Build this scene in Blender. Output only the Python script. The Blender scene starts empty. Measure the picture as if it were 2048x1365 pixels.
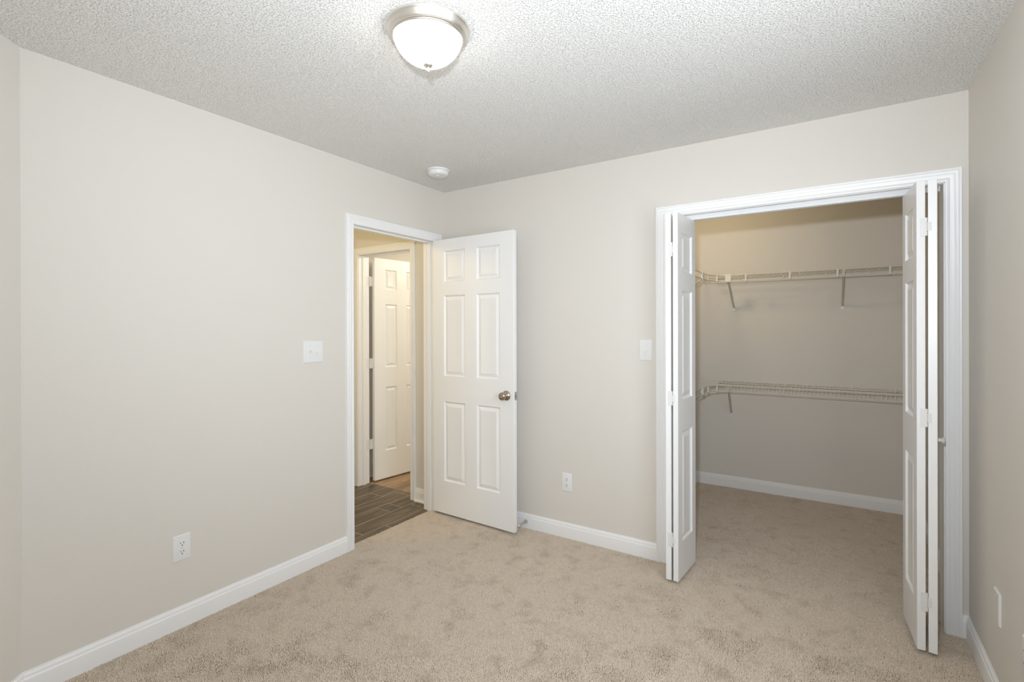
import bpy, bmesh, math, random
import numpy as np
from mathutils import Vector, Matrix

random.seed(7)
SC = bpy.context.scene
COL = SC.collection

# ------------------------------------------------------------------ camera
cam_d = bpy.data.cameras.new('camera')
cam_d.sensor_width = 36.0
cam_d.lens = 36.0 * 1003.67 / 2048.0
cam_d.shift_y = -(682.5 - 659.41) / 2048.0
cam_d.clip_start = 0.05
cam = bpy.data.objects.new('camera', cam_d)
COL.objects.link(cam)
_r = Vector((0.83807509, 0.54554973, -0.00236981))
_u = Vector((0.00135269, 0.00226587, 0.99999652))
_f = Vector((-0.54555320, 0.83807539, -0.00116101))
_m = Matrix(((_r.x, _u.x, -_f.x, 2.56582), (_r.y, _u.y, -_f.y, -2.98250), (_r.z, _u.z, -_f.z, 1.38041), (0, 0, 0, 1)))
cam.matrix_world = _m
SC.camera = cam

# ------------------------------------------------------------------ world, light, exposure
world = bpy.data.worlds.new('world')
SC.world = world
world.use_nodes = True
world.node_tree.nodes['Background'].inputs[0].default_value = (0.75, 0.85, 1.0, 1)
world.node_tree.nodes['Background'].inputs[1].default_value = 1.0
SC.view_settings.view_transform = 'Standard'
SC.view_settings.look = 'None'
SC.view_settings.gamma = 1.0
SC.view_settings.use_curve_mapping = False
SC.view_settings.exposure = 0.0
SC.cycles.use_denoising = True
SC.cycles.diffuse_bounces = 8
SC.cycles.max_bounces = 14
SC.cycles.sample_clamp_indirect = 8.0


def light(name, kind, loc, energy, color, target=None, **kw):
    d = bpy.data.lights.new(name, kind)
    d.energy = energy
    d.color = color
    for k, v in kw.items():
        setattr(d, k, v)
    o = bpy.data.objects.new(name, d)
    o.location = loc
    if target is not None:
        o.rotation_euler = (Vector(target) - Vector(loc)).to_track_quat('-Z', 'Y').to_euler()
    COL.objects.link(o)
    return o


FLASH = 163.0
LAMP = 11.0
DAY = 36.0
HALL = 17.5
FAR = 32.0
CLOSET = 20.0
# the photographer's flash, just above the camera (its shadows show on the closet wall and in the hall)
light('camera_flash', 'SPOT', (2.50, -2.98, 1.63), FLASH, (0.84, 0.915, 1.0), target=(1.50, 0.0, 2.75),
      spot_size=math.radians(146), spot_blend=1.0, shadow_soft_size=0.035)
# added daylight through an added window, unseen beside the viewer, for even light
light('added_daylight', 'AREA', (3.19, -2.0, 1.45), DAY, (0.84, 0.92, 1.0), target=(0.0, -2.0, 1.35),
      shape='RECTANGLE', size=1.25, size_y=1.2)
# warm lamp of the hall and of the room across it
light('hall_lamp', 'POINT', (-0.75, -1.5, 2.25), HALL, (1.0, 0.81, 0.43), shadow_soft_size=0.12)
light('far_room_lamp', 'POINT', (0.25, 1.25, 2.2), FAR, (1.0, 0.93, 0.74), shadow_soft_size=0.12)
# warm bulb of the closet, out of sight above its opening
light('closet_lamp', 'SPOT', (1.52, 0.60, 2.33), CLOSET, (1.0, 0.79, 0.46), target=(1.85, 1.717, 1.95),
      spot_size=math.radians(112), spot_blend=1.0, shadow_soft_size=0.10)


# ------------------------------------------------------------------ materials
def mat(name, color, rough=0.5, metal=0.0, emit=None, spec=0.5):
    m = bpy.data.materials.new(name)
    m.use_nodes = True
    b = m.node_tree.nodes['Principled BSDF']
    b.inputs['Base Color'].default_value = (*color, 1)
    b.inputs['Roughness'].default_value = rough
    b.inputs['Metallic'].default_value = metal
    b.inputs['Specular IOR Level'].default_value = spec
    if emit:
        b.inputs['Emission Color'].default_value = (*emit[0], 1)
        b.inputs['Emission Strength'].default_value = emit[1]
    return m


def nodes_of(m):
    nt = m.node_tree
    return nt, nt.nodes, nt.links, nt.nodes['Principled BSDF']


def add_bump(m, scale, dist, strength=1.0, detail=3.0, ramp=None, rough=0.5):
    nt, N, L, b = nodes_of(m)
    tc = N.new('ShaderNodeNewGeometry')
    no = N.new('ShaderNodeTexNoise')
    no.inputs['Scale'].default_value = scale
    no.inputs['Detail'].default_value = detail
    no.inputs['Roughness'].default_value = rough
    L.new(tc.outputs['Position'], no.inputs['Vector'])
    h = no.outputs['Fac']
    if ramp:
        r = N.new('ShaderNodeMapRange')
        r.interpolation_type = 'SMOOTHSTEP'
        r.inputs['From Min'].default_value = ramp[0]
        r.inputs['From Max'].default_value = ramp[1]
        L.new(h, r.inputs['Value'])
        h = r.outputs['Result']
    bu = N.new('ShaderNodeBump')
    bu.inputs['Distance'].default_value = dist
    bu.inputs['Strength'].default_value = strength
    L.new(h, bu.inputs['Height'])
    L.new(bu.outputs['Normal'], b.inputs['Normal'])
    return m


M = {}
M['wall'] = add_bump(mat('wall_paint', (0.72, 0.683, 0.628), 0.55, spec=0.3), 260.0, 0.0006, 0.5)
M['wall_closet'] = M['wall']
M['ceiling'] = add_bump(mat('textured_ceiling', (0.86, 0.85, 0.825), 0.7, spec=0.25), 175.0, 0.0036, 1.0, 1.5, (0.50, 0.70))
M['trim'] = mat('white_trim_paint', (0.865, 0.862, 0.855), 0.36)
M['door'] = mat('white_door_paint', (0.87, 0.868, 0.862), 0.36)
M['plastic'] = mat('white_plastic', (0.80, 0.80, 0.79), 0.3)
M['dark'] = mat('dark_slot', (0.02, 0.02, 0.02), 0.6)
M['steel'] = mat('brushed_steel', (0.55, 0.53, 0.50), 0.3, 1.0)
M['nickel'] = mat('satin_nickel', (0.44, 0.385, 0.31), 0.26, 1.0)
M['lampring'] = mat('brushed_nickel_ring', (0.80, 0.765, 0.71), 0.36, 1.0)
M['hinge'] = mat('painted_hinge', (0.78, 0.77, 0.75), 0.4)
M['wire'] = mat('vinyl_coated_wire', (0.78, 0.75, 0.68), 0.4)
M['brace'] = mat('grey_steel_brace', (0.60, 0.57, 0.50), 0.45, 0.0)
M['track'] = mat('white_metal_track', (0.80, 0.81, 0.82), 0.3)
M['rubber'] = mat('white_rubber', (0.80, 0.78, 0.74), 0.5)
M['grout'] = mat('grout', (0.56, 0.48, 0.37), 0.8)
M['sub'] = mat('subfloor', (0.34, 0.265, 0.195), 0.9)
M['glass_lit'] = mat('frosted_lamp_glass', (0.9, 0.9, 0.88), 0.3, emit=((1.0, 0.96, 0.90), LAMP))
M['pane'] = bpy.data.materials.new('added_window_glass')
M['pane'].use_nodes = True
_nt = M['pane'].node_tree
_nt.nodes.clear()
_o = _nt.nodes.new('ShaderNodeOutputMaterial')
_t = _nt.nodes.new('ShaderNodeBsdfTransparent')
_g = _nt.nodes.new('ShaderNodeBsdfGlossy')
_g.inputs['Roughness'].default_value = 0.02
_x = _nt.nodes.new('ShaderNodeMixShader')
_x.inputs[0].default_value = 0.06
_nt.links.new(_t.outputs[0], _x.inputs[1])
_nt.links.new(_g.outputs[0], _x.inputs[2])
_nt.links.new(_x.outputs[0], _o.inputs[0])


def wood_mat(name, dark, mid, light_, rough=0.45):
    m = mat(name, mid, rough)
    nt, N, L, b = nodes_of(m)
    geo = N.new('ShaderNodeNewGeometry')
    mp = N.new('ShaderNodeMapping')
    mp.inputs['Scale'].default_value = (26.0, 2.2, 1.0)
    L.new(geo.outputs['Position'], mp.inputs['Vector'])
    add = N.new('ShaderNodeVectorMath')
    add.operation = 'ADD'
    L.new(mp.outputs['Vector'], add.inputs[0])
    mul = N.new('ShaderNodeMath')
    mul.operation = 'MULTIPLY'
    mul.inputs[1].default_value = 37.0
    L.new(geo.outputs['Random Per Island'], mul.inputs[0])
    L.new(mul.outputs[0], add.inputs[1])
    no = N.new('ShaderNodeTexNoise')
    no.inputs['Scale'].default_value = 1.0
    no.inputs['Detail'].default_value = 6.0
    no.inputs['Distortion'].default_value = 1.2
    L.new(add.outputs[0], no.inputs['Vector'])
    cr = N.new('ShaderNodeValToRGB')
    e = cr.color_ramp.elements
    e[0].position = 0.33
    e[0].color = (*dark, 1)
    e[1].position = 0.68
    e[1].color = (*light_, 1)
    k = e.new(0.5)
    k.color = (*mid, 1)
    L.new(no.outputs['Fac'], cr.inputs['Fac'])
    hs = N.new('ShaderNodeHueSaturation')
    mr = N.new('ShaderNodeMapRange')
    mr.inputs['To Min'].default_value = 0.82
    mr.inputs['To Max'].default_value = 1.15
    L.new(geo.outputs['Random Per Island'], mr.inputs['Value'])
    L.new(mr.outputs[0], hs.inputs['Value'])
    L.new(cr.outputs['Color'], hs.inputs['Color'])
    L.new(hs.outputs['Color'], b.inputs['Base Color'])
    return m


M['tile'] = wood_mat('grey_brown_wood_look_tile', (0.070, 0.050, 0.030), (0.130, 0.095, 0.058), (0.225, 0.168, 0.105), 0.42)
M['wood'] = wood_mat('golden_wood_floor', (0.22, 0.14, 0.078), (0.32, 0.21, 0.122), (0.41, 0.28, 0.165), 0.42)

# carpet yarn: soft colour drift and darker yarn flecks
M['carpet'] = mat('beige_carpet_yarn', (0.5, 0.42, 0.33), 0.95, spec=0.08)
nt, N, L, b = nodes_of(M['carpet'])
geo = N.new('ShaderNodeNewGeometry')
mr = N.new('ShaderNodeMapRange')
mr.inputs['To Min'].default_value = 0.88
mr.inputs['To Max'].default_value = 1.08
L.new(geo.outputs['Random Per Island'], mr.inputs['Value'])
hs = N.new('ShaderNodeHueSaturation')
# shade of brushed pile put into the yarn colour as darker mottling
nap_shade = N.new('ShaderNodeTexNoise')
nap_shade.inputs['Scale'].default_value = 9.0
nap_shade.inputs['Detail'].default_value = 5.0
nap_shade.inputs['Roughness'].default_value = 0.65
L.new(geo.outputs['Position'], nap_shade.inputs['Vector'])
sr = N.new('ShaderNodeMapRange')
sr.inputs['From Min'].default_value = 0.53
sr.inputs['From Max'].default_value = 0.70
L.new(nap_shade.outputs['Fac'], sr.inputs['Value'])
mx = N.new('ShaderNodeMix')
mx.data_type = 'RGBA'
mx.inputs['A'].default_value = (0.725, 0.62, 0.505, 1)
mx.inputs['B'].default_value = (0.50, 0.395, 0.295, 1)
sm = N.new('ShaderNodeMath')
sm.operation = 'MULTIPLY'
L.new(sr.outputs['Result'], sm.inputs[0])
L.new(geo.outputs['Random Per Island'], sm.inputs[1])
L.new(sm.outputs[0], mx.inputs['Factor'])
L.new(mx.outputs['Result'], hs.inputs['Color'])
L.new(mr.outputs[0], hs.inputs['Value'])
L.new(hs.outputs['Color'], b.inputs['Base Color'])


# ------------------------------------------------------------------ mesh helpers
class MB:
    def __init__(self):
        self.v = []
        self.f = []

    def box(self, x0, x1, y0, y1, z0, z1):
        n = len(self.v)
        self.v += [(x0, y0, z0), (x1, y0, z0), (x1, y1, z0), (x0, y1, z0), (x0, y0, z1), (x1, y0, z1), (x1, y1, z1), (x0, y1, z1)]
        self.f += [tuple(n + i for i in q) for q in ((0, 3, 2, 1), (4, 5, 6, 7), (0, 1, 5, 4), (1, 2, 6, 5), (2, 3, 7, 6), (3, 0, 4, 7))]
        return self

    def quad(self, *p):
        n = len(self.v)
        self.v += [tuple(q) for q in p]
        self.f.append(tuple(range(n, n + len(p))))
        return self

    def tube(self, pts, r, seg=8, cap=True):
        pts = [Vector(p) for p in pts]
        n0 = len(self.v)
        prev = None
        for i, p in enumerate(pts):
            if i == 0:
                d = pts[1] - pts[0]
            elif i == len(pts) - 1:
                d = pts[-1] - pts[-2]
            else:
                d = (pts[i + 1] - p).normalized() + (p - pts[i - 1]).normalized()
            d.normalize()
            if prev is None:
                a = d.orthogonal().normalized()
            else:
                a = (prev - d * prev.dot(d)).normalized()
            prev = a
            c = d.cross(a)
            for k in range(seg):
                t = 2 * math.pi * k / seg
                q = p + (a * math.cos(t) + c * math.sin(t)) * r
                self.v.append(tuple(q))
        for i in range(len(pts) - 1):
            for k in range(seg):
                a0 = n0 + i * seg + k
                a1 = n0 + i * seg + (k + 1) % seg
                self.f.append((a0, a1, a1 + seg, a0 + seg))
        if cap:
            self.f.append(tuple(n0 + k for k in reversed(range(seg))))
            e = n0 + (len(pts) - 1) * seg
            self.f.append(tuple(e + k for k in range(seg)))
        return self

    def lathe(self, prof, seg=48, org=(0, 0, 0), axis='Z'):
        """prof: list of (radius, height) swept about the axis through org"""
        n0 = len(self.v)
        rings = []
        for (r, h) in prof:
            if r < 1e-6:
                rings.append([len(self.v)])
                self.v.append(self._ax(0, 0, h, org, axis))
            else:
                ids = []
                for k in range(seg):
                    t = 2 * math.pi * k / seg
                    ids.append(len(self.v))
                    self.v.append(self._ax(r * math.cos(t), r * math.sin(t), h, org, axis))
                rings.append(ids)
        for A, B in zip(rings, rings[1:]):
            if len(A) == 1 and len(B) == 1:
                continue
            for k in range(seg):
                j = (k + 1) % seg
                if len(A) == 1:
                    self.f.append((A[0], B[j], B[k]))
                elif len(B) == 1:
                    self.f.append((A[k], A[j], B[0]))
                else:
                    self.f.append((A[k], A[j], B[j], B[k]))
        return self

    @staticmethod
    def _ax(a, b_, h, org, axis):
        if axis == 'Z':
            return (org[0] + a, org[1] + b_, org[2] + h)
        if axis == 'Y':
            return (org[0] + a, org[1] + h, org[2] + b_)
        return (org[0] + h, org[1] + a, org[2] + b_)

    def build(self, name, material, parent=None, smooth=None, bevel=None, loc=None):
        me = bpy.data.meshes.new(name)
        me.from_pydata(self.v, [], self.f)
        me.materials.append(material)
        bm = bmesh.new()
        bm.from_mesh(me)
        bmesh.ops.recalc_face_normals(bm, faces=bm.faces)
        bm.to_mesh(me)
        bm.free()
        if smooth:
            me.polygons.foreach_set('use_smooth', [True] * len(me.polygons))
            try:
                me.set_sharp_from_angle(angle=math.radians(smooth))
            except Exception:
                pass
        o = bpy.data.objects.new(name, me)
        COL.objects.link(o)
        if parent is not None:
            o.parent = parent
        if loc:
            o.location = loc
        if bevel:
            md = o.modifiers.new('bevel', 'BEVEL')
            md.width = bevel[0]
            md.segments = bevel[1]
            md.limit_method = 'ANGLE'
            md.angle_limit = math.radians(bevel[2] if len(bevel) > 2 else 50)
            md.harden_normals = False
        return o


def tag(o, label, cat, group=None, kind=None):
    o['label'] = label
    o['category'] = cat
    if group:
        o['group'] = group
    if kind:
        o['kind'] = kind
    return o


def empty(name, loc, rz=0.0):
    o = bpy.data.objects.new(name, None)
    o.empty_display_size = 0.1
    COL.objects.link(o)
    o.location = loc
    o.rotation_euler = (0, 0, rz)
    return o


# ------------------------------------------------------------------ room shell
H = 2.44
W = 3.0516          # bedroom width, left wall x=0, back wall y=0
T = 0.115           # partition thickness
YR = -3.6           # rear wall
# openings: bedroom door in the left wall, closet in the back wall, hall door in the wall y=0 beyond the left wall
DY0, DY1, DZ = -0.872, -0.110, 2.048
CX0, CX1, CZ = 1.717, 2.966, 2.040
HX0, HX1, HZ = -0.993, -0.368, 2.038

mb = MB()
J = 0.0185         # jamb board thickness: the rough openings are wider by it
mb.box(-T, 0, -2.411 - 0.05, DY0 - J, -0.03, H)
mb.box(-T, 0, DY0 - J, DY1 + J, DZ + J, H)
mb.box(-T, 0, DY1 + J, 0, -0.03, H)
wl = mb.build('wall_left', M['wall'])
tag(wl, 'long pale greige wall on the left with the open doorway', 'wall', kind='structure')

mb = MB()
mb.box(-T, CX0 - J, 0, T, -0.03, H)
mb.box(CX0 - J, CX1 + J, 0, T, CZ + J, H)
mb.box(CX1 + J, W, 0, T, -0.03, H)
wb = mb.build('wall_back', M['wall'])
tag(wb, 'pale greige end wall holding the wide closet opening', 'wall', kind='structure')

WY0, WY1, WZ0, WZ1 = -2.65, -1.35, 0.85, 2.05      # opening of the added window, out of view, to let the daylight in
mb = MB()
mb.box(W, W + T, YR - T, WY0, -0.03, H)
mb.box(W, W + T, WY1, 2.0, -0.03, H)
mb.box(W, W + T, WY0, WY1, -0.03, WZ0)
mb.box(W, W + T, WY0, WY1, WZ1, H)
wr = mb.build('wall_right', M['wall'])
tag(wr, 'shaded beige wall along the right edge of the room', 'wall', kind='structure')
wf = MB()
for (a, b_, c, d) in ((WY0, WY1, WZ0, WZ0 + .05), (WY0, WY1, WZ1 - .05, WZ1), (WY0, WY0 + .05, WZ0 + .05, WZ1 - .05), (WY1 - .05, WY1, WZ0 + .05, WZ1 - .05), (WY0 + .05, WY1 - .05, (WZ0 + WZ1) / 2 - .02, (WZ0 + WZ1) / 2 + .02)):
    wf.box(W + 0.03, W + 0.075, a, b_, c, d)
win = wf.build('added_window_1', M['trim'])
tag(win, 'added unseen white sash window in the right wall beside the viewer', 'window', kind='structure')
MB().box(W + .050, W + .054, WY0 + .05, WY1 - .05, WZ0 + .05, WZ1 - .05).build('pane', M['pane'], win)

# 45 degree wall at the left edge
ax, ay = 0.659, -0.752
A0 = Vector((0, -2.411, 0))
A1 = A0 + Vector((ax, ay, 0)) * 1.58
nx, ny = -0.752, -0.659     # outward
mb = MB()
P = [A0, A1, A1 + Vector((nx, ny, 0)) * T, A0 + Vector((nx, ny, 0)) * T]
mb.v = [(p.x, p.y, -0.03) for p in P] + [(p.x, p.y, H) for p in P]
mb.f = [(0, 1, 2, 3), (4, 5, 6, 7), (0, 1, 5, 4), (1, 2, 6, 5), (2, 3, 7, 6), (3, 0, 4, 7)]
wa = mb.build('wall_angled', M['wall'])
tag(wa, 'narrow angled wall at the far left edge, slightly darker', 'wall', kind='structure')

mb = MB()
mb.box(1.0, W, YR - T, YR, -0.03, H)
w = mb.build('wall_rear', M['wall'])
tag(w, 'greige wall behind the viewer', 'wall', kind='structure')

# ceiling and carpet base
mb = MB()
mb.box(-T, W + T, YR - T, T, H, H + 0.08)
ceil = mb.build('ceiling', M['ceiling'])
tag(ceil, 'white knockdown textured ceiling of the bedroom', 'ceiling', kind='structure')
mb = MB()
mb.box(-0.052, W, YR, 1.72, -0.04, -0.008)
fl = mb.build('floor', M['sub'])
tag(fl, 'bedroom floor under the beige carpet', 'floor', kind='structure')

# closet shell
CXL, CYB = 1.37, 1.7175
mb = MB()
mb.box(CXL - T, CXL, T, CYB + T, -0.03, H)
w = mb.build('wall_closet_left', M['wall_closet'])
tag(w, 'left side wall inside the closet', 'wall', kind='structure')
mb = MB()
mb.box(CXL, W, CYB, CYB + T, -0.03, H)
w = mb.build('wall_closet_back', M['wall_closet'])
tag(w, 'beige wall at the back of the closet behind the wire shelves', 'wall', kind='structure')
mb = MB()
mb.box(CXL - T, W, T, CYB + T, H, H + 0.08)
w = mb.build('ceiling', M['ceiling'])
tag(w, 'ceiling of the closet', 'ceiling', kind='structure')

# hall and the room across it
HXL = -1.30
mb = MB()
mb.box(HXL - 1.2, HX0 - J, 0, T, -0.03, H)
mb.box(HX0 - J, HX1 + J, 0, T, HZ + J, H)
mb.box(HX1 + J, -T, 0, T, -0.03, H)
w = mb.build('wall_hall_end', M['wall'])
tag(w, 'warm beige hall wall with the inner doorway', 'wall', kind='structure')
mb = MB()
mb.box(HXL - T, HXL, -2.6, 0, -0.03, H)
w = mb.build('wall_hall_left', M['wall'])
tag(w, 'far side wall of the hall', 'wall', kind='structure')
mb = MB()
mb.box(HXL - T, -T, -2.6 - T, -2.6, -0.03, H)
w = mb.build('wall_hall_rear', M['wall'])
tag(w, 'wall at the other end of the hall', 'wall', kind='structure')
mb = MB()
mb.box(HXL - T, -T, -2.6, 0, H, H + .08)
w = mb.build('ceiling', M['ceiling'])
tag(w, 'ceiling of the hall', 'ceiling', kind='structure')
mb = MB()
mb.box(-1.13 - T, -1.13, T, 2.8, -0.03, H)
mb.box(0.9, 0.9 + T, T, 2.8, -0.03, H)
mb.box(-1.13, 0.9, 2.8, 2.8 + T, -0.03, H)
w = mb.build('wall_far_room', M['wall'])
tag(w, 'cream walls of the room beyond the hall', 'wall', kind='structure')
mb = MB()
mb.box(-1.13, 0.9, T, 2.8, H, H + .08)
w = mb.build('ceiling', M['ceiling'])
tag(w, 'ceiling of the room beyond the hall', 'ceiling', kind='structure')

# hall tile planks (one surface): rows along y, measured joints, on a grout bed
mb = MB()
g = 0.0042
edges = [-0.052, -0.127, -0.288, -0.447, -0.608, -0.770, -0.931, -1.092, -1.253, -1.30]
joints = [-0.498, -0.084, -0.290, 0.06 - 0.61, -0.076, -0.33, -0.5, -0.15, -0.4]
for r in range(len(edges) - 1):
    x1, x0 = edges[r] - (g / 2 if r else 0), edges[r + 1] + g / 2
    ys = sorted([joints[r] + k * 0.6105 for k in range(-5, 3)] + ([-0.172] if r == 2 else []))
    ys = [-2.6] + [y for y in ys if -2.6 < y < 0.118] + [0.118]
    for a, b_ in zip(ys, ys[1:]):
        lo = a + g / 2
        hi = b_ - g / 2
        # keep planks out from under the hall's end wall
        top = hi
        mb.box(x0, x1, lo, top, -0.02, -0.010)
t = mb.build('floor', M['tile'], bevel=(0.0012, 1, 50))
tag(t, 'grey brown wood look plank tile floor of the hall', 'floor', kind='structure')
mb = MB()
mb.box(HXL, -0.052, -2.6, 0.12, -0.04, -0.0105)
gb = mb.build('grout', M['grout'], t)
# golden wood floor beyond
mb = MB()
x = -1.12
k = 0
while x < 0.9:
    yj = random.uniform(0.3, 1.4)
    for a, b_ in ((0.1205, yj), (yj + .0008, min(yj + 1.2, 2.8)), (min(yj + 1.2008, 2.8), 2.8)):
        if b_ - a > 0.01:
            mb.box(x, min(x + 0.1262, 0.9), a, b_, -0.03, -0.009)
    x += 0.127
t = mb.build('floor', M['wood'])
tag(t, 'golden brown wood floor of the room beyond the hall', 'floor', kind='structure')


# ------------------------------------------------------------------ carpet pile (real tufts)
def smooth_noise(nx_, ny_, cell, sig, rng):
    """gaussian filtered random field (FFT), unit variance"""
    a = rng.standard_normal((ny_, nx_))
    fy = np.fft.fftfreq(ny_, cell)[:, None]
    fx = np.fft.fftfreq(nx_, cell)[None, :]
    k = np.exp(-2 * (math.pi * sig) ** 2 * (fx ** 2 + fy ** 2))
    a = np.fft.ifft2(np.fft.fft2(a) * k).real
    return a / a.std()


def carpet():
    rng = np.random.default_rng(11)
    sp = 0.0042
    x0, x1, y0, y1 = -0.05, W - 0.002, -2.75, 1.716
    gx = np.arange(x0, x1, sp)
    gy = np.arange(y0, y1, sp * 0.92)
    X, Y = np.meshgrid(gx, gy)
    X = X + (np.arange(len(gy)) % 2)[:, None] * sp / 2
    X = (X + rng.uniform(-.4, .4, X.shape) * sp).ravel()
    Y = (Y + rng.uniform(-.4, .4, Y.shape) * sp).ravel()
    keep = (X > x0) & (X < x1)
    keep &= ~((X < 0.012) & ((Y < DY0) | (Y > DY1)))
    keep &= ~((Y > -0.012) & (Y < T + .012) & ((X < CX0) | (X > CX1)))
    keep &= ~((Y > T) & (X < CXL + .012))
    # only what the photograph can reach: right of the camera's left edge of view, in front of it
    keep &= (X - 2.566) * -0.5456 + (Y + 2.9825) * 0.8381 > 1.0
    keep &= ~((Y > T) & (X < 1.37))
    X, Y = X[keep], Y[keep]
    n = len(X)
    # brushed patches: where the nap is pushed the tufts lean and open up
    cell = 0.02
    nx_, ny_ = 180, 260

    def samp(F):
        i = np.clip(((X - x0) / cell).astype(int), 0, nx_ - 1)
        j = np.clip(((Y + 3.0) / cell).astype(int), 0, ny_ - 1)
        return F[j, i]
    big = samp(smooth_noise(nx_, ny_, cell, 0.16, rng))
    mid = samp(smooth_noise(nx_, ny_, cell, 0.05, rng))
    lx = samp(smooth_noise(nx_, ny_, cell, 0.12, rng))
    ly = samp(smooth_noise(nx_, ny_, cell, 0.12, rng))
    fine = samp(smooth_noise(nx_, ny_, cell, 0.022, rng))
    patch = np.clip(0.40 * big + 0.45 * mid + 0.75 * fine - 0.58, 0, 1.3) / 1.3
    ang = rng.uniform(0, 2 * np.pi, n)
    patch = patch * (rng.random(n) < 0.65)
    pit = rng.random(n) < 0.04 + 0.42 * (patch > 0.10)
    h = 0.0090 * (0.85 + 0.3 * rng.random(n)) * (1 - 0.35 * patch) * np.where(pit, 0.56, 1.0)
    lean = 0.0008 + 0.0014 * rng.random(n) + 0.003 * patch
    tx = np.cos(ang) * lean + 0.0007 * lx + 0.0020 * patch
    ty = np.sin(ang) * lean + 0.0007 * ly + 0.0040 * patch
    rad = 0.0031 * (0.85 + 0.3 * rng.random(n)) * (1 - 0.22 * patch)
    zb = -0.0105
    V = np.empty((n, 7, 3))
    rot = rng.uniform(0, 2 * np.pi, n)
    for k in range(3):
        a = rot + k * 2 * np.pi / 3
        V[:, k, 0] = X + np.cos(a) * rad * .8
        V[:, k, 1] = Y + np.sin(a) * rad * .8
        V[:, k, 2] = zb
        a2 = a + 0.5
        V[:, 3 + k, 0] = X + tx * .7 + np.cos(a2) * rad
        V[:, 3 + k, 1] = Y + ty * .7 + np.sin(a2) * rad
        V[:, 3 + k, 2] = zb + h * .72
    V[:, 6, 0] = X + tx
    V[:, 6, 1] = Y + ty
    V[:, 6, 2] = zb + h
    tri = []
    for k in range(3):
        j = (k + 1) % 3
        tri += [(k, j, 3 + j), (k, 3 + j, 3 + k), (3 + k, 3 + j, 6)]
    tri = np.array(tri)
    F = (tri[None] + (np.arange(n) * 7)[:, None, None]).reshape(-1, 3)
    me = bpy.data.meshes.new('carpet')
    me.vertices.add(n * 7)
    me.vertices.foreach_set('co', V.reshape(-1).astype(np.float32))
    nf = len(F)
    me.loops.add(nf * 3)
    me.loops.foreach_set('vertex_index', F.reshape(-1).astype(np.int32))
    me.polygons.add(nf)
    me.polygons.foreach_set('loop_start', (np.arange(nf) * 3).astype(np.int32))
    me.polygons.foreach_set('use_smooth', np.ones(nf, bool))
    me.update(calc_edges=True)
    me.materials.append(M['carpet'])
    o = bpy.data.objects.new('carpet', me)
    COL.objects.link(o)
    tag(o, 'beige cut pile carpet with darker brushed patches, running into the closet', 'carpet', kind='stuff')
    print('tufts', n)


carpet()


# ------------------------------------------------------------------ trim
CAS = [(0.000, 0.0), (0.000, 0.0085), (0.003, 0.0108), (0.009, 0.0118), (0.014, 0.0114), (0.0165, 0.0096), (0.019, 0.0098), (0.022, 0.0114), (0.032, 0.0136), (0.0345, 0.0120), (0.037, 0.0123), (0.040, 0.0146), (0.045, 0.0156), (0.0470, 0.0140), (0.0490, 0.0166), (0.0555, 0.0178), (0.058, 0.0160), (0.058, 0.0)]


def casing(name, to3, u0, u1, top, bot, parent=None, w=0.058):
    """mitred casing around an opening u0..u1, top; to3(u, v, t) maps to world, t = off the wall"""
    mb = MB()
    s = w / 0.058
    path = [(u0, bot, -1, 0), (u0, top, -1, 1), (u1, top, 1, 1), (u1, bot, 1, 0)]
    n0 = 0
    for (u, v, du, dv) in path:
        for (d, t) in CAS:
            mb.v.append(to3(u + du * d * s, v + dv * d * s, t))
    k = len(CAS)
    for i in range(3):
        for j in range(k):
            a = i * k + j
            b_ = i * k + (j + 1) % k
            mb.f.append((a, b_, b_ + k, a + k))
    mb.f.append(tuple(range(k)))
    mb.f.append(tuple(3 * k + j for j in range(k)))
    return mb.build(name, M['trim'], parent, smooth=35)


# bedroom door trim
tr = casing('trim_1', lambda u, v, t: (t, u, v), DY0 - .005, DY1 + .005, 2.045, -0.012)
tag(tr, 'white moulded casing around the open bedroom doorway', 'door trim', kind='structure')
j = MB()
j.box(-T - .001, 0.001, DY0 - .018, DY0, -0.012, DZ + .0)
j.box(-T - .001, 0.001, DY1, DY1 + .018, -0.012, DZ)
j.box(-T - .001, 0.001, DY0, DY1, DZ - .004, DZ + .018)
j.build('jamb', M['trim'], tr)
s = MB()
s.box(-0.075, -0.040, DY0, DY0 + .011, -0.012, DZ - .004)
s.box(-0.075, -0.040, DY1 - .011, DY1, -0.012, DZ - .004)
s.box(-0.075, -0.040, DY0 + .011, DY1 - .011, DZ - .015, DZ - .004)
s.build('stop_moulding', M['trim'], tr, bevel=(0.002, 2))
# casing on the hall side of the same doorway
casing('casing', lambda u, v, t: (-T - t, u, v), DY0 - .005, DY1 + .005, 2.045, -0.012, tr)

# closet trim
tr = casing('trim_2', lambda u, v, t: (u, -t, v), CX0 - .004, CX1 + .004, 2.0415, -0.012)
tag(tr, 'white moulded casing around the wide closet opening', 'door trim', kind='structure')
j = MB()
j.box(CX0 - .017, CX0, -.001, T + .001, -0.012, CZ)
j.box(CX1, CX1 + .017, -.001, T + .001, -0.012, CZ)
j.box(CX0, CX1, -.001, T + .001, CZ - .002, CZ + .017)
j.build('jamb', M['trim'], tr)

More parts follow.
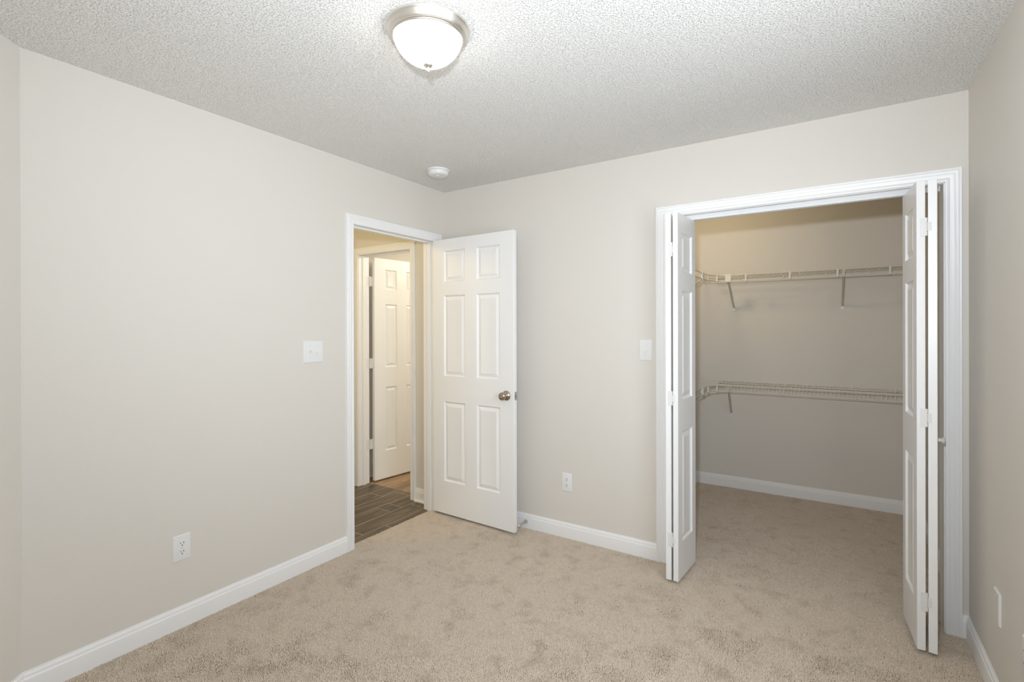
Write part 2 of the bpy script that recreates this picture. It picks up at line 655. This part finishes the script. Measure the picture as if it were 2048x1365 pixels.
# hall door trim
tr = casing('trim_3', lambda u, v, t: (u, -t, v), HX0 - .005, HX1 + .005, 2.037, -0.012)
tag(tr, 'cream lit white casing around the inner doorway off the hall', 'door trim', kind='structure')
j = MB()
j.box(HX0 - .018, HX0, -.001, T + .001, -0.012, HZ)
j.box(HX1, HX1 + .018, -.001, T + .001, -0.012, HZ)
j.box(HX0, HX1, -.001, T + .001, HZ - .004, HZ + .018)
j.build('jamb', M['trim'], tr)
s = MB()
s.box(HX0, HX0 + .011, 0.040, 0.076, -0.012, HZ - .004)
s.box(HX1 - .011, HX1, 0.040, 0.076, -0.012, HZ - .004)
s.box(HX0 + .011, HX1 - .011, 0.040, 0.076, HZ - .015, HZ - .004)
s.build('stop_moulding', M['trim'], tr, bevel=(0.002, 2))

BASE = [(0.0, -0.012), (0.0125, -0.012), (0.0125, 0.066), (0.0115, 0.071), (0.0085, 0.074), (0.0085, 0.083), (0.0065, 0.088), (0.003, 0.0905), (0.0025, 0.096), (0.0, 0.0965)]


def baseboard(name, label, p0, p1, nrm, trim=(0, 0)):
    """profile swept from p0 to p1; nrm points into the room; trim = mitre factors at the ends"""
    p0, p1, nrm = Vector((*p0, 0)), Vector((*p1, 0)), Vector((*nrm, 0)).normalized()
    d = (p1 - p0).normalized()
    mb = MB()
    for p, m, s in ((p0, trim[0], 1), (p1, trim[1], -1)):
        for (t, z) in BASE:
            q = p + nrm * t + d * (s * m * t)
            mb.v.append((q.x, q.y, z))
    k = len(BASE)
    for i in range(k):
        j = (i + 1) % k
        mb.f.append((i, j, j + k, i + k))
    mb.f.append(tuple(range(k)))
    mb.f.append(tuple(range(k, 2 * k)))
    o = mb.build(name, M['trim'], smooth=35)
    return tag(o, label, 'baseboard', kind='structure')


baseboard('baseboard_left', 'white baseboard along the long left wall', (0, -2.411), (0, DY0 - .063), (1, 0), (0.38, 0))
baseboard('baseboard_angled', 'white baseboard along the angled wall at the left edge', (A1.x, A1.y), (A0.x, A0.y), (0.752, 0.659), (0, 0.38))
baseboard('baseboard_back', 'white baseboard between the bedroom door and the closet', (0.018, 0), (CX0 - .062, 0), (0, -1), (0, 0))
baseboard('baseboard_back', 'tiny piece of white baseboard right of the closet casing', (CX1 + .062, 0), (W, 0), (0, -1), (0, 1))
baseboard('baseboard_right', 'shaded white baseboard along the right wall', (W, 0), (W, YR), (-1, 0), (1, 0))
baseboard('baseboard_closet_back', 'white baseboard along the back wall of the closet', (CXL, CYB), (W, CYB), (0, -1), (1, 1))
baseboard('baseboard_closet_left', 'white baseboard on the left wall of the closet', (CXL, T), (CXL, CYB), (1, 0), (0, 1))
baseboard('baseboard_closet_right', 'white baseboard on the right wall of the closet', (W, T), (W, CYB), (-1, 0), (0, 1))
bh = baseboard('baseboard_hall', 'short white baseboard with shoe moulding seen through the doorway', (HX1 + .063, 0), (-T, 0), (0, -1), (0, 0))
sh = MB()
for xx in (HX1 + .063, -T):
    sh.v += [(xx, -.0125, -.011), (xx, -.0255, -.011), (xx, -.0245, -.003), (xx, -.0205, .004), (xx, -.0125, .007)]
sh.f = [(i, (i + 1) % 5, (i + 1) % 5 + 5, i + 5) for i in range(5)] + [(0, 1, 2, 3, 4), (5, 6, 7, 8, 9)]
sh.build('shoe_moulding', M['trim'], bh, smooth=40)


# ------------------------------------------------------------------ doors
def slab_mesh(w, z0, z1, th, panels, both=True):
    """door leaf: x 0..w, y 0..th (front face at y=0 looking -y), moulded panels (x0,x1,z0,z1)"""
    mb = MB()
    xs = sorted({0.0, w} | {p[0] for p in panels} | {p[1] for p in panels})
    zs = sorted({z0, z1} | {p[2] for p in panels} | {p[3] for p in panels})
    rings = [(0.0, 0.0), (0.0035, 0.0055), (0.009, 0.0100), (0.013, 0.0108), (0.036, 0.0030), (0.039, 0.0036)]
    for side in ((0, 1) if both else (0,)):
        yo = 0.0 if side == 0 else th
        sg = 1 if side == 0 else -1
        idx = {}

        def V(x, z, y):
            key = (round(x, 5), round(z, 5), round(y, 5))
            if key not in idx:
                idx[key] = len(mb.v)
                mb.v.append((x, y, z))
            return idx[key]
        for i in range(len(xs) - 1):
            for k in range(len(zs) - 1):
                a, b_, c, d = xs[i], xs[i + 1], zs[k], zs[k + 1]
                pan = any(abs(a - p[0]) < 1e-6 and abs(b_ - p[1]) < 1e-6 and abs(c - p[2]) < 1e-6 and abs(d - p[3]) < 1e-6 for p in panels)
                if not pan:
                    mb.f.append((V(a, c, yo), V(b_, c, yo), V(b_, d, yo), V(a, d, yo)))
                    continue
                for (o0, d0), (o1, d1) in zip(rings, rings[1:]):
                    y0_, y1_ = yo + sg * d0, yo + sg * d1
                    q0 = [V(a + o0, c + o0, y0_), V(b_ - o0, c + o0, y0_), V(b_ - o0, d - o0, y0_), V(a + o0, d - o0, y0_)]
                    q1 = [V(a + o1, c + o1, y1_), V(b_ - o1, c + o1, y1_), V(b_ - o1, d - o1, y1_), V(a + o1, d - o1, y1_)]
                    for m_ in range(4):
                        mb.f.append((q0[m_], q0[(m_ + 1) % 4], q1[(m_ + 1) % 4], q1[m_]))
                o1, d1 = rings[-1]
                y1_ = yo + sg * d1
                mb.f.append((V(a + o1, c + o1, y1_), V(b_ - o1, c + o1, y1_), V(b_ - o1, d - o1, y1_), V(a + o1, d - o1, y1_)))
        if side == 0:
            front = dict(idx)
        else:
            back = dict(idx)
    if not both:
        back = {}
        for (x, z, y) in list(front):
            pass
    kf = lambda x, z: front[(round(x, 5), round(z, 5), 0.0)]
    kb = lambda x, z: back[(round(x, 5), round(z, 5), round(th, 5))]
    for i in range(len(xs) - 1):
        for z in (z0, z1):
            mb.f.append((kf(xs[i], z), kf(xs[i + 1], z), kb(xs[i + 1], z), kb(xs[i], z)))
    for k in range(len(zs) - 1):
        for x in (0.0, w):
            mb.f.append((kf(x, zs[k]), kf(x, zs[k + 1]), kb(x, zs[k + 1]), kb(x, zs[k])))
    return mb


def hinge(parent, pts_a, pts_b, knuckle, name='hinge'):
    pass


# --- bedroom door, open into the room; local x along the leaf from the hinge, y=0 the visible face
rz = -math.radians(2.2)
d1 = empty('door_1', (0.006, -0.1415, 0.0), rz)
tag(d1, 'white six panel bedroom door standing open beside the back wall', 'door', kind='structure')
px = [(0.112, 0.316), (0.424, 0.628)]
pz = [(0.258, 0.845), (1.034, 1.628), (1.728, 1.957)]
sl = slab_mesh(0.745, 0.014, 2.045, 0.035, [(a, b_, c, d) for (a, b_) in px for (c, d) in pz]).build('slab', M['door'], d1, smooth=22, bevel=(0.0035, 3, 80))
kn = MB().lathe([(0.0, 0.0), (0.0335, 0.0), (0.0335, -0.004), (0.030, -0.009), (0.016, -0.013), (0.0125, -0.016), (0.0115, -0.026), (0.0135, -0.031), (0.022, -0.036), (0.0265, -0.043), (0.0272, -0.050), (0.0245, -0.057), (0.019, -0.0615), (0.009, -0.0635), (0.008, -0.062), (0.0, -0.062)], 40, (0.682, 0.0, 0.930), 'Y').build('doorknob', M['nickel'], d1, smooth=40)
kn2 = MB().lathe([(0.0, 0.0), (0.0335, 0.0), (0.0335, 0.004), (0.030, 0.009), (0.016, 0.013), (0.0125, 0.016), (0.0115, 0.026), (0.0135, 0.031), (0.022, 0.036), (0.0265, 0.043), (0.0272, 0.050), (0.0245, 0.057), (0.019, 0.0615), (0.0, 0.0635)], 40, (0.682, 0.035, 0.930), 'Y').build('doorknob', M['nickel'], d1, smooth=40)
lp = MB().box(0.7445, 0.7462, 0.006, 0.029, 0.902, 0.958).build('latch_plate', M['steel'], d1)
MB().box(0.7462, 0.7562, 0.012, 0.023, 0.921, 0.939).build('latch_bolt', M['steel'], lp, bevel=(0.003, 2))
for zc in (0.25, 1.05, 1.83):
    MB().tube([(-0.004, 0.038, zc - .045), (-0.004, 0.038, zc + .045)], 0.006, 10).build('hinge', M['steel'], d1, smooth=40)

# --- hall door, open into the far room
ang = math.atan2(0.994, 0.113)
d2 = empty('door_2', (-0.955, 0.146, 0.0), ang)
tag(d2, 'cream lit six panel door standing open beyond the hall', 'door', kind='structure')
# local x runs away from the hinge; the face towards us is y=0 (world +x side), thickness towards +y local (world -x)
px = [(0.118, 0.250), (0.358, 0.490)]
pz = [(0.258, 0.845), (1.030, 1.610), (1.745, 1.930)]
slab_mesh(0.608, 0.004, 2.030, 0.035, [(a, b_, c, d) for (a, b_) in px for (c, d) in pz]).build('slab', M['door'], d2, smooth=22, bevel=(0.002, 2, 80))
for zc in (0.338, 1.070, 1.813):
    h = MB()
    # leaf let into the slab's hinge edge
    h.box(-0.0016, 0.0005, 0.004, 0.034, zc - .045, zc + .045)
    h.build('hinge', M['hinge'], d2)
    hl = bpy.context.scene.objects
for zc in (0.338, 1.070, 1.813):
    h = MB()
    h.box(HX0 - .0005, HX0 + .0016, 0.078, 0.116, zc - .045, zc + .045)
    h.tube([(HX0 + .004, 0.123, zc - .045), (HX0 + .004, 0.123, zc + .045)], 0.0065, 10)
    h.box(HX0 + .004, HX0 + .010, 0.118, 0.148, zc - .045, zc + .045)
    o = h.build('hinge_plate', M['hinge'])
    o.parent = d2
    o.matrix_parent_inverse = (Matrix.Translation((-0.955, 0.146, 0)) @ Matrix.Rotation(ang, 4, 'Z')).inverted()


# --- bifold doors of the closet
LEAF_W = 0.298
LEAF_P = [(0.066, 0.236, 0.217, 0.815), (0.066, 0.236, 0.992, 1.588), (0.066, 0.236, 1.690, 1.905)]
LEAF_P2 = [(LEAF_W - b_, LEAF_W - a, c, d) for (a, b_, c, d) in LEAF_P]


def leaf(parent, corner, direction, th, name='leaf'):
    """leaf from its front corner running back along direction; thickness to the left of the direction"""
    a = math.atan2(direction[1], direction[0])
    o = slab_mesh(LEAF_W, 0.018, 2.005, th, LEAF_P).build(name, M['door'], parent, smooth=22, bevel=(0.0015, 2, 80))
    o.location = (corner[0], corner[1], 0)
    o.rotation_euler = (0, 0, a)
    return o


def bifold_hinge(parent, xl, xr_, y, zc, big_left=True):
    """painted non-mortise hinge on the front edges; xl/xr_: inner corners of the two leaves"""
    h = MB()
    t = 0.0016
    w1 = 0.0165
    hb, hs_ = 0.038, 0.019
    l, r = (hb, hs_) if big_left else (hs_, hb)
    h.box(xl - w1, xl + .001, y - t, y + .0006, zc - hb, zc + hb)
    h.box(xr_ - .001, xr_ + w1 * .8, y - t, y + .0006, zc - hs_, zc + hs_)
    xm = (xl + xr_) / 2
    for z0, z1 in ((zc - hb, zc - hs_ - .001), (zc + hs_ + .001, zc + hb)):
        h.tube([(xm - .001, y + .002, z0), (xm - .001, y + .002, z1)], 0.0042, 10)
    h.tube([(xm - .001, y + .002, zc - hs_), (xm - .001, y + .002, zc + hs_)], 0.0040, 10)
    o = h.build('hinge', M['hinge'], parent)
    for zz in (zc - .029, zc + .029):
        MB().lathe([(0, -t - .0005), (0.0025, -t - .0004), (0.003, -t + .0004)], 10, (xl - .010, y, zz), 'Y').build('screw', M['hinge'], o, smooth=40)
    return o


# left pair: outer leaf at the jamb, inner leaf with its panelled face towards the opening
d3 = empty('door_3', (0, 0, 0))
tag(d3, 'pair of folded white bifold leaves at the left of the closet', 'closet door', kind='structure')
leaf(d3, (1.8435, -0.2435), (0.0736, 0.9973), 0.0275)
leaf(d3, (1.8065, -0.2410), (-0.120, 0.9928), 0.0290)
for zc in (1.808, 1.003, 0.237):
    bifold_hinge(d3, 1.8065, 1.8160, -0.2425, zc)
# right pair
d4 = empty('door_4', (0, 0, 0))
tag(d4, 'pair of folded white bifold leaves with a round knob at the right of the closet', 'closet door', kind='structure')


def leaf_mirror(parent, corner, direction, th, name='leaf'):
    """leaf whose visible face is on the left of its direction (faces -x); thickness to the right"""
    a = math.atan2(direction[1], direction[0])
    mb = slab_mesh(LEAF_W, 0.018, 2.003, th, LEAF_P)
    mb.v = [(x, -y, z) for (x, y, z) in mb.v]
    o = mb.build(name, M['door'], parent, smooth=22, bevel=(0.0015, 2, 80))
    o.location = (corner[0], corner[1], 0)
    o.rotation_euler = (0, 0, a)
    return o


leaf_mirror(d4, (2.8425, -0.2655), (-0.0725, 0.9974), 0.0295)
rd = leaf_mirror(d4, (2.8800, -0.2665), (0.130, 0.9915), 0.0300)
for zc in (1.806, 1.002, 0.226):
    bifold_hinge(d4, 2.8722, 2.8800, -0.2665, zc)
kx = MB().lathe([(0.0, 0.0), (0.011, 0.0), (0.0085, 0.004), (0.0065, 0.009), (0.0085, 0.014), (0.0150, 0.018), (0.0165, 0.021), (0.0140, 0.024), (0.0, 0.0255)], 28, (0, 0, 0), 'X').build('knob', M['plastic'], d4, smooth=50)
# placed on the outer face of the jamb-side leaf
fd = Vector((0.130, 0.9915, 0)).normalized()
fn = Vector((fd.y, -fd.x, 0))
kp = Vector((2.8800, -0.2665, 0)) + fd * 0.15 + fn * 0.0295
kx.location = (kp.x, kp.y, 0.889)
kx.rotation_euler = (0, 0, math.atan2(fn.y, fn.x))

# top track of the bifold doors
tk = MB()
for (a, b_, c, d) in ((0.036, 0.0385, 2.0115, 2.038), (0.0615, 0.064, 2.0115, 2.038), (0.0385, 0.0615, 2.0355, 2.038), (0.0385, 0.0425, 2.0115, 2.0135), (0.0575, 0.0615, 2.0115, 2.0135)):
    tk.box(CX0 + .004, CX1 - .007, a, b_, c, d)
o = tk.build('door_track', M['track'])
tag(o, 'white metal track under the head of the closet opening', 'door track')
for xx in (1.8545, 2.831):
    MB().tube([(xx, 0.05, 2.004), (xx, 0.05, 2.030)], 0.0045, 10).build('guide_pin', M['rubber'], d3 if xx < 2 else d4, smooth=40)

# ------------------------------------------------------------------ wall devices
def frame_obj(name, loc, normal):
    """Empty on a wall: local x = to the right seen from the room, local y = out of the wall, z up"""
    n = Vector(normal)
    return empty(name, loc, math.atan2(n.y, n.x) - math.pi / 2)


def plate(parent, w, h, t=0.0055, m='plastic', rim=0.006):
    mb = MB()
    a, b_ = w / 2, h / 2
    lv = [(a, b_, 0.0), (a, b_, t * .35), (a - rim * .35, b_ - rim * .35, t * .8), (a - rim, b_ - rim, t)]
    for (x, z, y) in lv:
        mb.v += [(-x, y, -z), (x, y, -z), (x, y, z), (-x, y, z)]
    for i in range(3):
        for k in range(4):
            j_ = (k + 1) % 4
            mb.f.append((i * 4 + k, i * 4 + j_, i * 4 + 4 + j_, i * 4 + 4 + k))
    mb.f += [(0, 1, 2, 3), (12, 13, 14, 15)]
    return mb.build('plate', M[m], parent, smooth=25)


def screw(parent, x, z, y, m='plastic'):
    o = MB().lathe([(0, 0.0012), (0.0022, 0.001), (0.0032, 0.0)], 14, (x, y, z), 'Y').build('screw', M[m], parent, smooth=40)
    MB().box(x - .0026, x + .0026, y + .0009, y + .0014, z - .0004, z + .0004).build('slot', M['dark'], o)
    return o


def outlet(name, label, loc, normal, pw=0.074, ph=0.118):
    e = frame_obj(name, loc, normal)
    tag(e, label, 'wall outlet', 'duplex outlets')
    plate(e, pw, ph)
    for zc in (0.0195, -0.0195):
        mb = MB()
        prof = []
        for k in range(28):
            t = 2 * math.pi * k / 28
            prof.append((max(-.0165, min(.0165, .0172 * math.cos(t) * 1.05)), max(-.0135, min(.0135, .0172 * math.sin(t)))))
        n = len(prof)
        for y in (0.005, 0.0068):
            mb.v += [(px_, y, zc + pz_) for (px_, pz_) in prof]
        mb.f = [(k, (k + 1) % n, (k + 1) % n + n, k + n) for k in range(n)] + [tuple(range(n)), tuple(range(n, 2 * n))]
        r = mb.build('receptacle', M['plastic'], e)
        MB().box(-.0075, -.0053, .0066, .0072, zc - .001, zc + .0075).build('slot', M['dark'], r)
        MB().box(.0053, .0073, .0066, .0072, zc + .000, zc + .0070).build('slot', M['dark'], r)
        MB().lathe([(0, .0072), (.0026, .0072), (.0026, .0060)], 14, (0, 0, zc - .0075), 'Y').build('ground_hole', M['dark'], r)
    screw(e, 0, 0, 0.0055)
    return e


outlet('wall_outlet', 'white duplex outlet low on the long left wall', (0, -1.866, 0.366), (1, 0, 0), 0.076, 0.119)
outlet('wall_outlet', 'white duplex outlet low on the wall between door and closet', (1.055, 0, 0.3635), (0, -1, 0), 0.073, 0.121)
outlet('wall_outlet', 'white outlet cut off at the right edge of the picture', (W, -0.825, 0.3575), (-1, 0, 0), 0.074, 0.119)


def switch(name, label, loc, normal, n, w, h, up):
    e = frame_obj(name, loc, normal)
    tag(e, label, 'light switch', 'toggle switches on the walls')
    plate(e, w, h)
    for i in range(n):
        x = (i - (n - 1) / 2) * 0.046
        s_ = 1 if up[i] else -1
        b0 = MB().box(x - .0053, x + .0053, .0050, .0060, -.012, .012).build('toggle_slot', M['plastic'], e)
        tg = MB()
        tg.v = [(x - .0045, .005, -.007), (x + .0045, .005, -.007), (x + .0045, .005, .007), (x - .0045, .005, .007),
                (x - .0036, .0165, s_ * .009 - .0035), (x + .0036, .0165, s_ * .009 - .0035), (x + .0036, .0165, s_ * .009 + .0035), (x - .0036, .0165, s_ * .009 + .0035)]
        tg.f = [(0, 3, 2, 1), (4, 5, 6, 7), (0, 1, 5, 4), (1, 2, 6, 5), (2, 3, 7, 6), (3, 0, 4, 7)]
        tg.build('toggle', M['plastic'], e, bevel=(0.0012, 2))
        for z in (-.0302, .0302):
            screw(e, x, z, 0.0055)
    return e


switch('light_switch', 'white double toggle switch plate beside the bedroom doorway', (0, -1.165, 1.250), (1, 0, 0), 2, 0.128, 0.1255, (0, 1))
switch('light_switch', 'white single toggle switch plate left of the closet opening', (1.5885, 0, 1.250), (0, -1, 0), 1, 0.077, 0.1255, (0,))

# blank cover plate painted over with the wall colour, white edge showing
e = frame_obj('blank_wall_plate', (W, -0.492, 0.3650), (-1, 0, 0))
tag(e, 'blank cover plate painted beige with white edges low on the right wall', 'wall plate')
plate(e, 0.074, 0.116, 0.007, 'plastic', 0.004)
f_ = MB().box(-.0335, .0335, .0062, .0076, -.0545, .0545).build('painted_face', M['wall'], e)
f_['label'] = 'beige painted face'
for z in (-.041, .041):
    MB().lathe([(0, .0088), (.0024, .0085), (.0034, .0074)], 14, (0, 0, z), 'Y').build('screw', M['plastic'], e, smooth=40)

# door stop on the back baseboard
e = frame_obj('door_stop', (0.745, -0.0125, 0.0435), (0, -1, 0))
tag(e, 'brushed steel door stop with white tip on the baseboard behind the door', 'door stop')
MB().lathe([(0.0, 0.0), (0.0135, 0.0), (0.0132, 0.003), (0.0095, 0.010), (0.0062, 0.018), (0.0045, 0.027), (0.0042, 0.060), (0.0042, 0.088), (0.0, 0.088)], 24, (0, 0, 0), 'Y').build('rod', M['steel'], e, smooth=50)
MB().lathe([(0.0, 0.086), (0.0062, 0.086), (0.0070, 0.090), (0.0068, 0.098), (0.0050, 0.103), (0.0, 0.104)], 20, (0, 0, 0), 'Y').build('tip', M['rubber'], e, smooth=50)['label'] = 'white rubber tip'

# ------------------------------------------------------------------ ceiling light and smoke detector
e = empty('ceiling_light', (1.355, -1.660, H))
tag(e, 'lit frosted dome ceiling light with brushed nickel ring', 'ceiling light')
MB().lathe([(0.0, 0.0), (0.1435, 0.0), (0.1455, -0.002), (0.1458, -0.008), (0.1435, -0.0115), (0.1415, -0.013), (0.1385, -0.022), (0.1335, -0.031), (0.1305, -0.0335), (0.1312, -0.0358), (0.1292, -0.0378), (0.1258, -0.0383), (0.1262, -0.0408), (0.1240, -0.0428), (0.1195, -0.0428), (0.1185, -0.039), (0.0, -0.039)], 96, (0, 0, 0)).build('ring', M['lampring'], e, smooth=40)
dome = [(0.1185, -0.0385)] + [(0.1185 * math.sqrt(max(0.0, 1 - (k / 22) ** 1.6)), -0.040 - 0.090 * k / 22) for k in range(23)]
MB().lathe(dome, 96, (0, 0, 0)).build('glass_dome', M['glass_lit'], e, smooth=60)
MB().lathe([(0.0, -0.1265), (0.0165, -0.1265), (0.0172, -0.1290), (0.0150, -0.1330), (0.0085, -0.1375), (0.0050, -0.1410), (0.0046, -0.1440), (0.0060, -0.1465), (0.0066, -0.1500), (0.0050, -0.1540), (0.0, -0.1555)], 32, (0, 0, 0)).build('finial', M['lampring'], e, smooth=50)

e = empty('smoke_detector', (0.331, -0.446, H))
tag(e, 'round white smoke detector on the ceiling near the corner', 'smoke detector')
MB().lathe([(0.0, 0.0), (0.074, 0.0), (0.0745, -0.004), (0.073, -0.009), (0.068, -0.0105), (0.0, -0.0105)], 64).build('base', M['plastic'], e, smooth=40)
MB().lathe([(0.0, -0.0105), (0.0645, -0.0105), (0.0665, -0.013), (0.0660, -0.026), (0.0620, -0.035), (0.055, -0.0385), (0.030, -0.0395), (0.0, -0.040)], 64).build('cover', M['plastic'], e, smooth=40)
MB().lathe([(0.0, -0.0395), (0.011, -0.0395), (0.0105, -0.0425), (0.0, -0.043)], 24, (0.004, -0.012, 0)).build('test_button', M['plastic'], e, smooth=40)

# ------------------------------------------------------------------ closet wire shelves
R_W = 0.0033


def bez(p0, p1, p2, n=14):
    out = []
    for i in range(n + 1):
        t = i / n
        out.append(tuple((1 - t) ** 2 * a + 2 * t * (1 - t) * b_ + t * t * c for a, b_, c in zip(p0, p1, p2)))
    return out


def brace(parent, top, wall_pt, wall_n, plate_m='wire'):
    o = MB().tube([top, wall_pt], 0.0085, 8).build('brace', M['brace'], parent, smooth=40)
    o['label'] = 'grey steel brace'
    cx, cy, cz = wall_pt
    if abs(wall_n[1]) > .5:
        q = MB().box(cx - .012, cx + .012, cy - .002, cy + .009, cz - .032, cz + .004)
    else:
        q = MB().box(cx - .009, cx + .002, cy - .012, cy + .012, cz - .032, cz + .004)
    q.build('foot_plate', M['wire'], o, bevel=(0.003, 2))
    return o


XF = 1.675      # front edge of the left run
YF = 1.412      # front edge of the back run


def shelf(name, label, zd, zl, sparse_back, clip_x, braces, xcorner):
    e = empty(name, (2.2, 1.56, zd))
    tag(e, label, 'wire shelf', 'wire shelves in the closet')
    off = Vector((2.2, 1.56, zd))

    def B(mb, nm, m='wire', par=e, smooth=40):
        mb.v = [(x - 2.2, y - 1.56, z - zd) for (x, y, z) in mb.v]
        return mb.build(nm, M[m], par, smooth=smooth)
    xe = W - 0.006
    # back run: deck wires front to back, with long rods under them
    mb = MB()
    x = XF + 0.055
    while x < xe:
        pts = [(x, CYB - .006, zd + .003), (x, YF, zd + .003)]
        if not sparse_back:
            pts += [(x, YF - .0035, zd - .002), (x, YF - .0035, zl)]
        mb.tube(pts, 0.0017, 6, cap=False)
        x += 0.0254
    B(mb, 'deck_wires')
    mb = MB()
    rods = [CYB - .010, YF + .15, YF] if not sparse_back else [CYB - .010, YF + .20, YF + .10]
    for y in rods:
        mb.tube([(XF - .02, y, zd), (xe, y, zd)], R_W, 8)
    B(mb, 'support_rod')
    # left run
    mb = MB()
    y = 0.30
    while y < CYB - 0.02:
        xr_ = XF if y < 1.12 else XF + (0.0 if y < 1.12 else min(.06, (y - 1.12) * .25))
        mb.tube([(CXL + .006, y, zd + .003), (min(xr_, XF + .05), y, zd + .003)], 0.0012, 6, cap=False)
        y += 0.0254
    B(mb, 'deck_wires')
    mb = MB()
    for x in (CXL + .010, CXL + .11, CXL + .20):
        mb.tube([(x, 0.29, zd), (x, CYB - .012, zd)], R_W, 8)
    B(mb, 'support_rod')
    # front rails: left run, curved corner, back run
    for nm, z, dz in (('front_rail', zd - .002, 0), ('hang_rod', zl, 0)):
        path = [(XF, 0.29, z), (XF, 1.10, z)] + bez((XF, 1.12, z), (XF + .002, YF - .02, z), (1.815, YF - .004, z))
        if sparse_back:
            path += [(xe, YF - .004, z)]
            B(MB().tube(path, 0.0042, 10), nm)
        else:
            B(MB().tube(path, 0.0042, 10), nm)
            B(MB().tube([(1.815, YF - .004, z), (xe, YF - .004, z)], 0.0032, 8), nm)
    # straps between rail and rod
    cv = bez((XF, 1.12, 0), (XF + .002, YF - .02, 0), (1.815, YF - .004, 0))
    spots = [(cv[4][0], cv[4][1]), (cv[9][0], cv[9][1])] + [(XF, 0.52), (XF, 0.83)]
    spots += [(x, YF - .004) for x in clip_x]
    for (x, y) in spots:
        B(MB().box(x - .006, x + .006, y - .0065, y + .003, zl - .005, zd + .002), 'rod_strap')
    # joint where the curve meets the left run
    B(MB().box(XF - .008, XF + .009, 1.098, 1.128, zl - .007, zd + .006), 'rod_connector')
    # wall clips
    for x in ([1.847, 2.185, 2.482, 2.757] if sparse_back else [2.114, 2.393, 2.649, 2.92]):
        B(MB().box(x - .006, x + .006, CYB - .014, CYB, zd - .010, zd + .009), 'wall_clip')
    for (xt, xw, zw) in braces:
        bo = brace(e, (xt - 2.2, YF - .002 - 1.56, zl - .002 - zd), (xw - 2.2, CYB - .004 - 1.56, zw - zd), (0, 1, 0))
    # brace of the left run
    brace(e, (XF - 2.2 - .002, 1.10 - 1.56, zl - zd), (CXL + .004 - 2.2, 1.06 - 1.56, zl - .235 - zd), (1, 0, 0))
    if sparse_back:
        B(MB().box(xcorner - .024, xcorner + .020, YF - .012, YF - .004, zl - .006, zd + .008), 'corner_bracket')
        B(MB().box(2.596 - .009, 2.596 + .009, YF - .008, YF + .002, zl - .006, zd - .004), 'brace_hook', 'brace')
    else:
        B(MB().box(1.806, 1.821, YF - .010, YF, zl - .006, zd - .006), 'brace_hook', 'brace')
    return e


shelf('wire_shelf', 'upper white wire shelf with hanging rod near the top of the closet', 1.814, 1.765, True, [1.943, 2.253, 2.559, 2.868], [(1.813, 1.806, 1.560), (2.596, 2.591, 1.556)], 1.813)
shelf('wire_shelf', 'lower white wire shelf with close set wires below waist height in the closet', 0.918, 0.868, False, [], [(1.813, 1.784, 0.648)], 1.813)
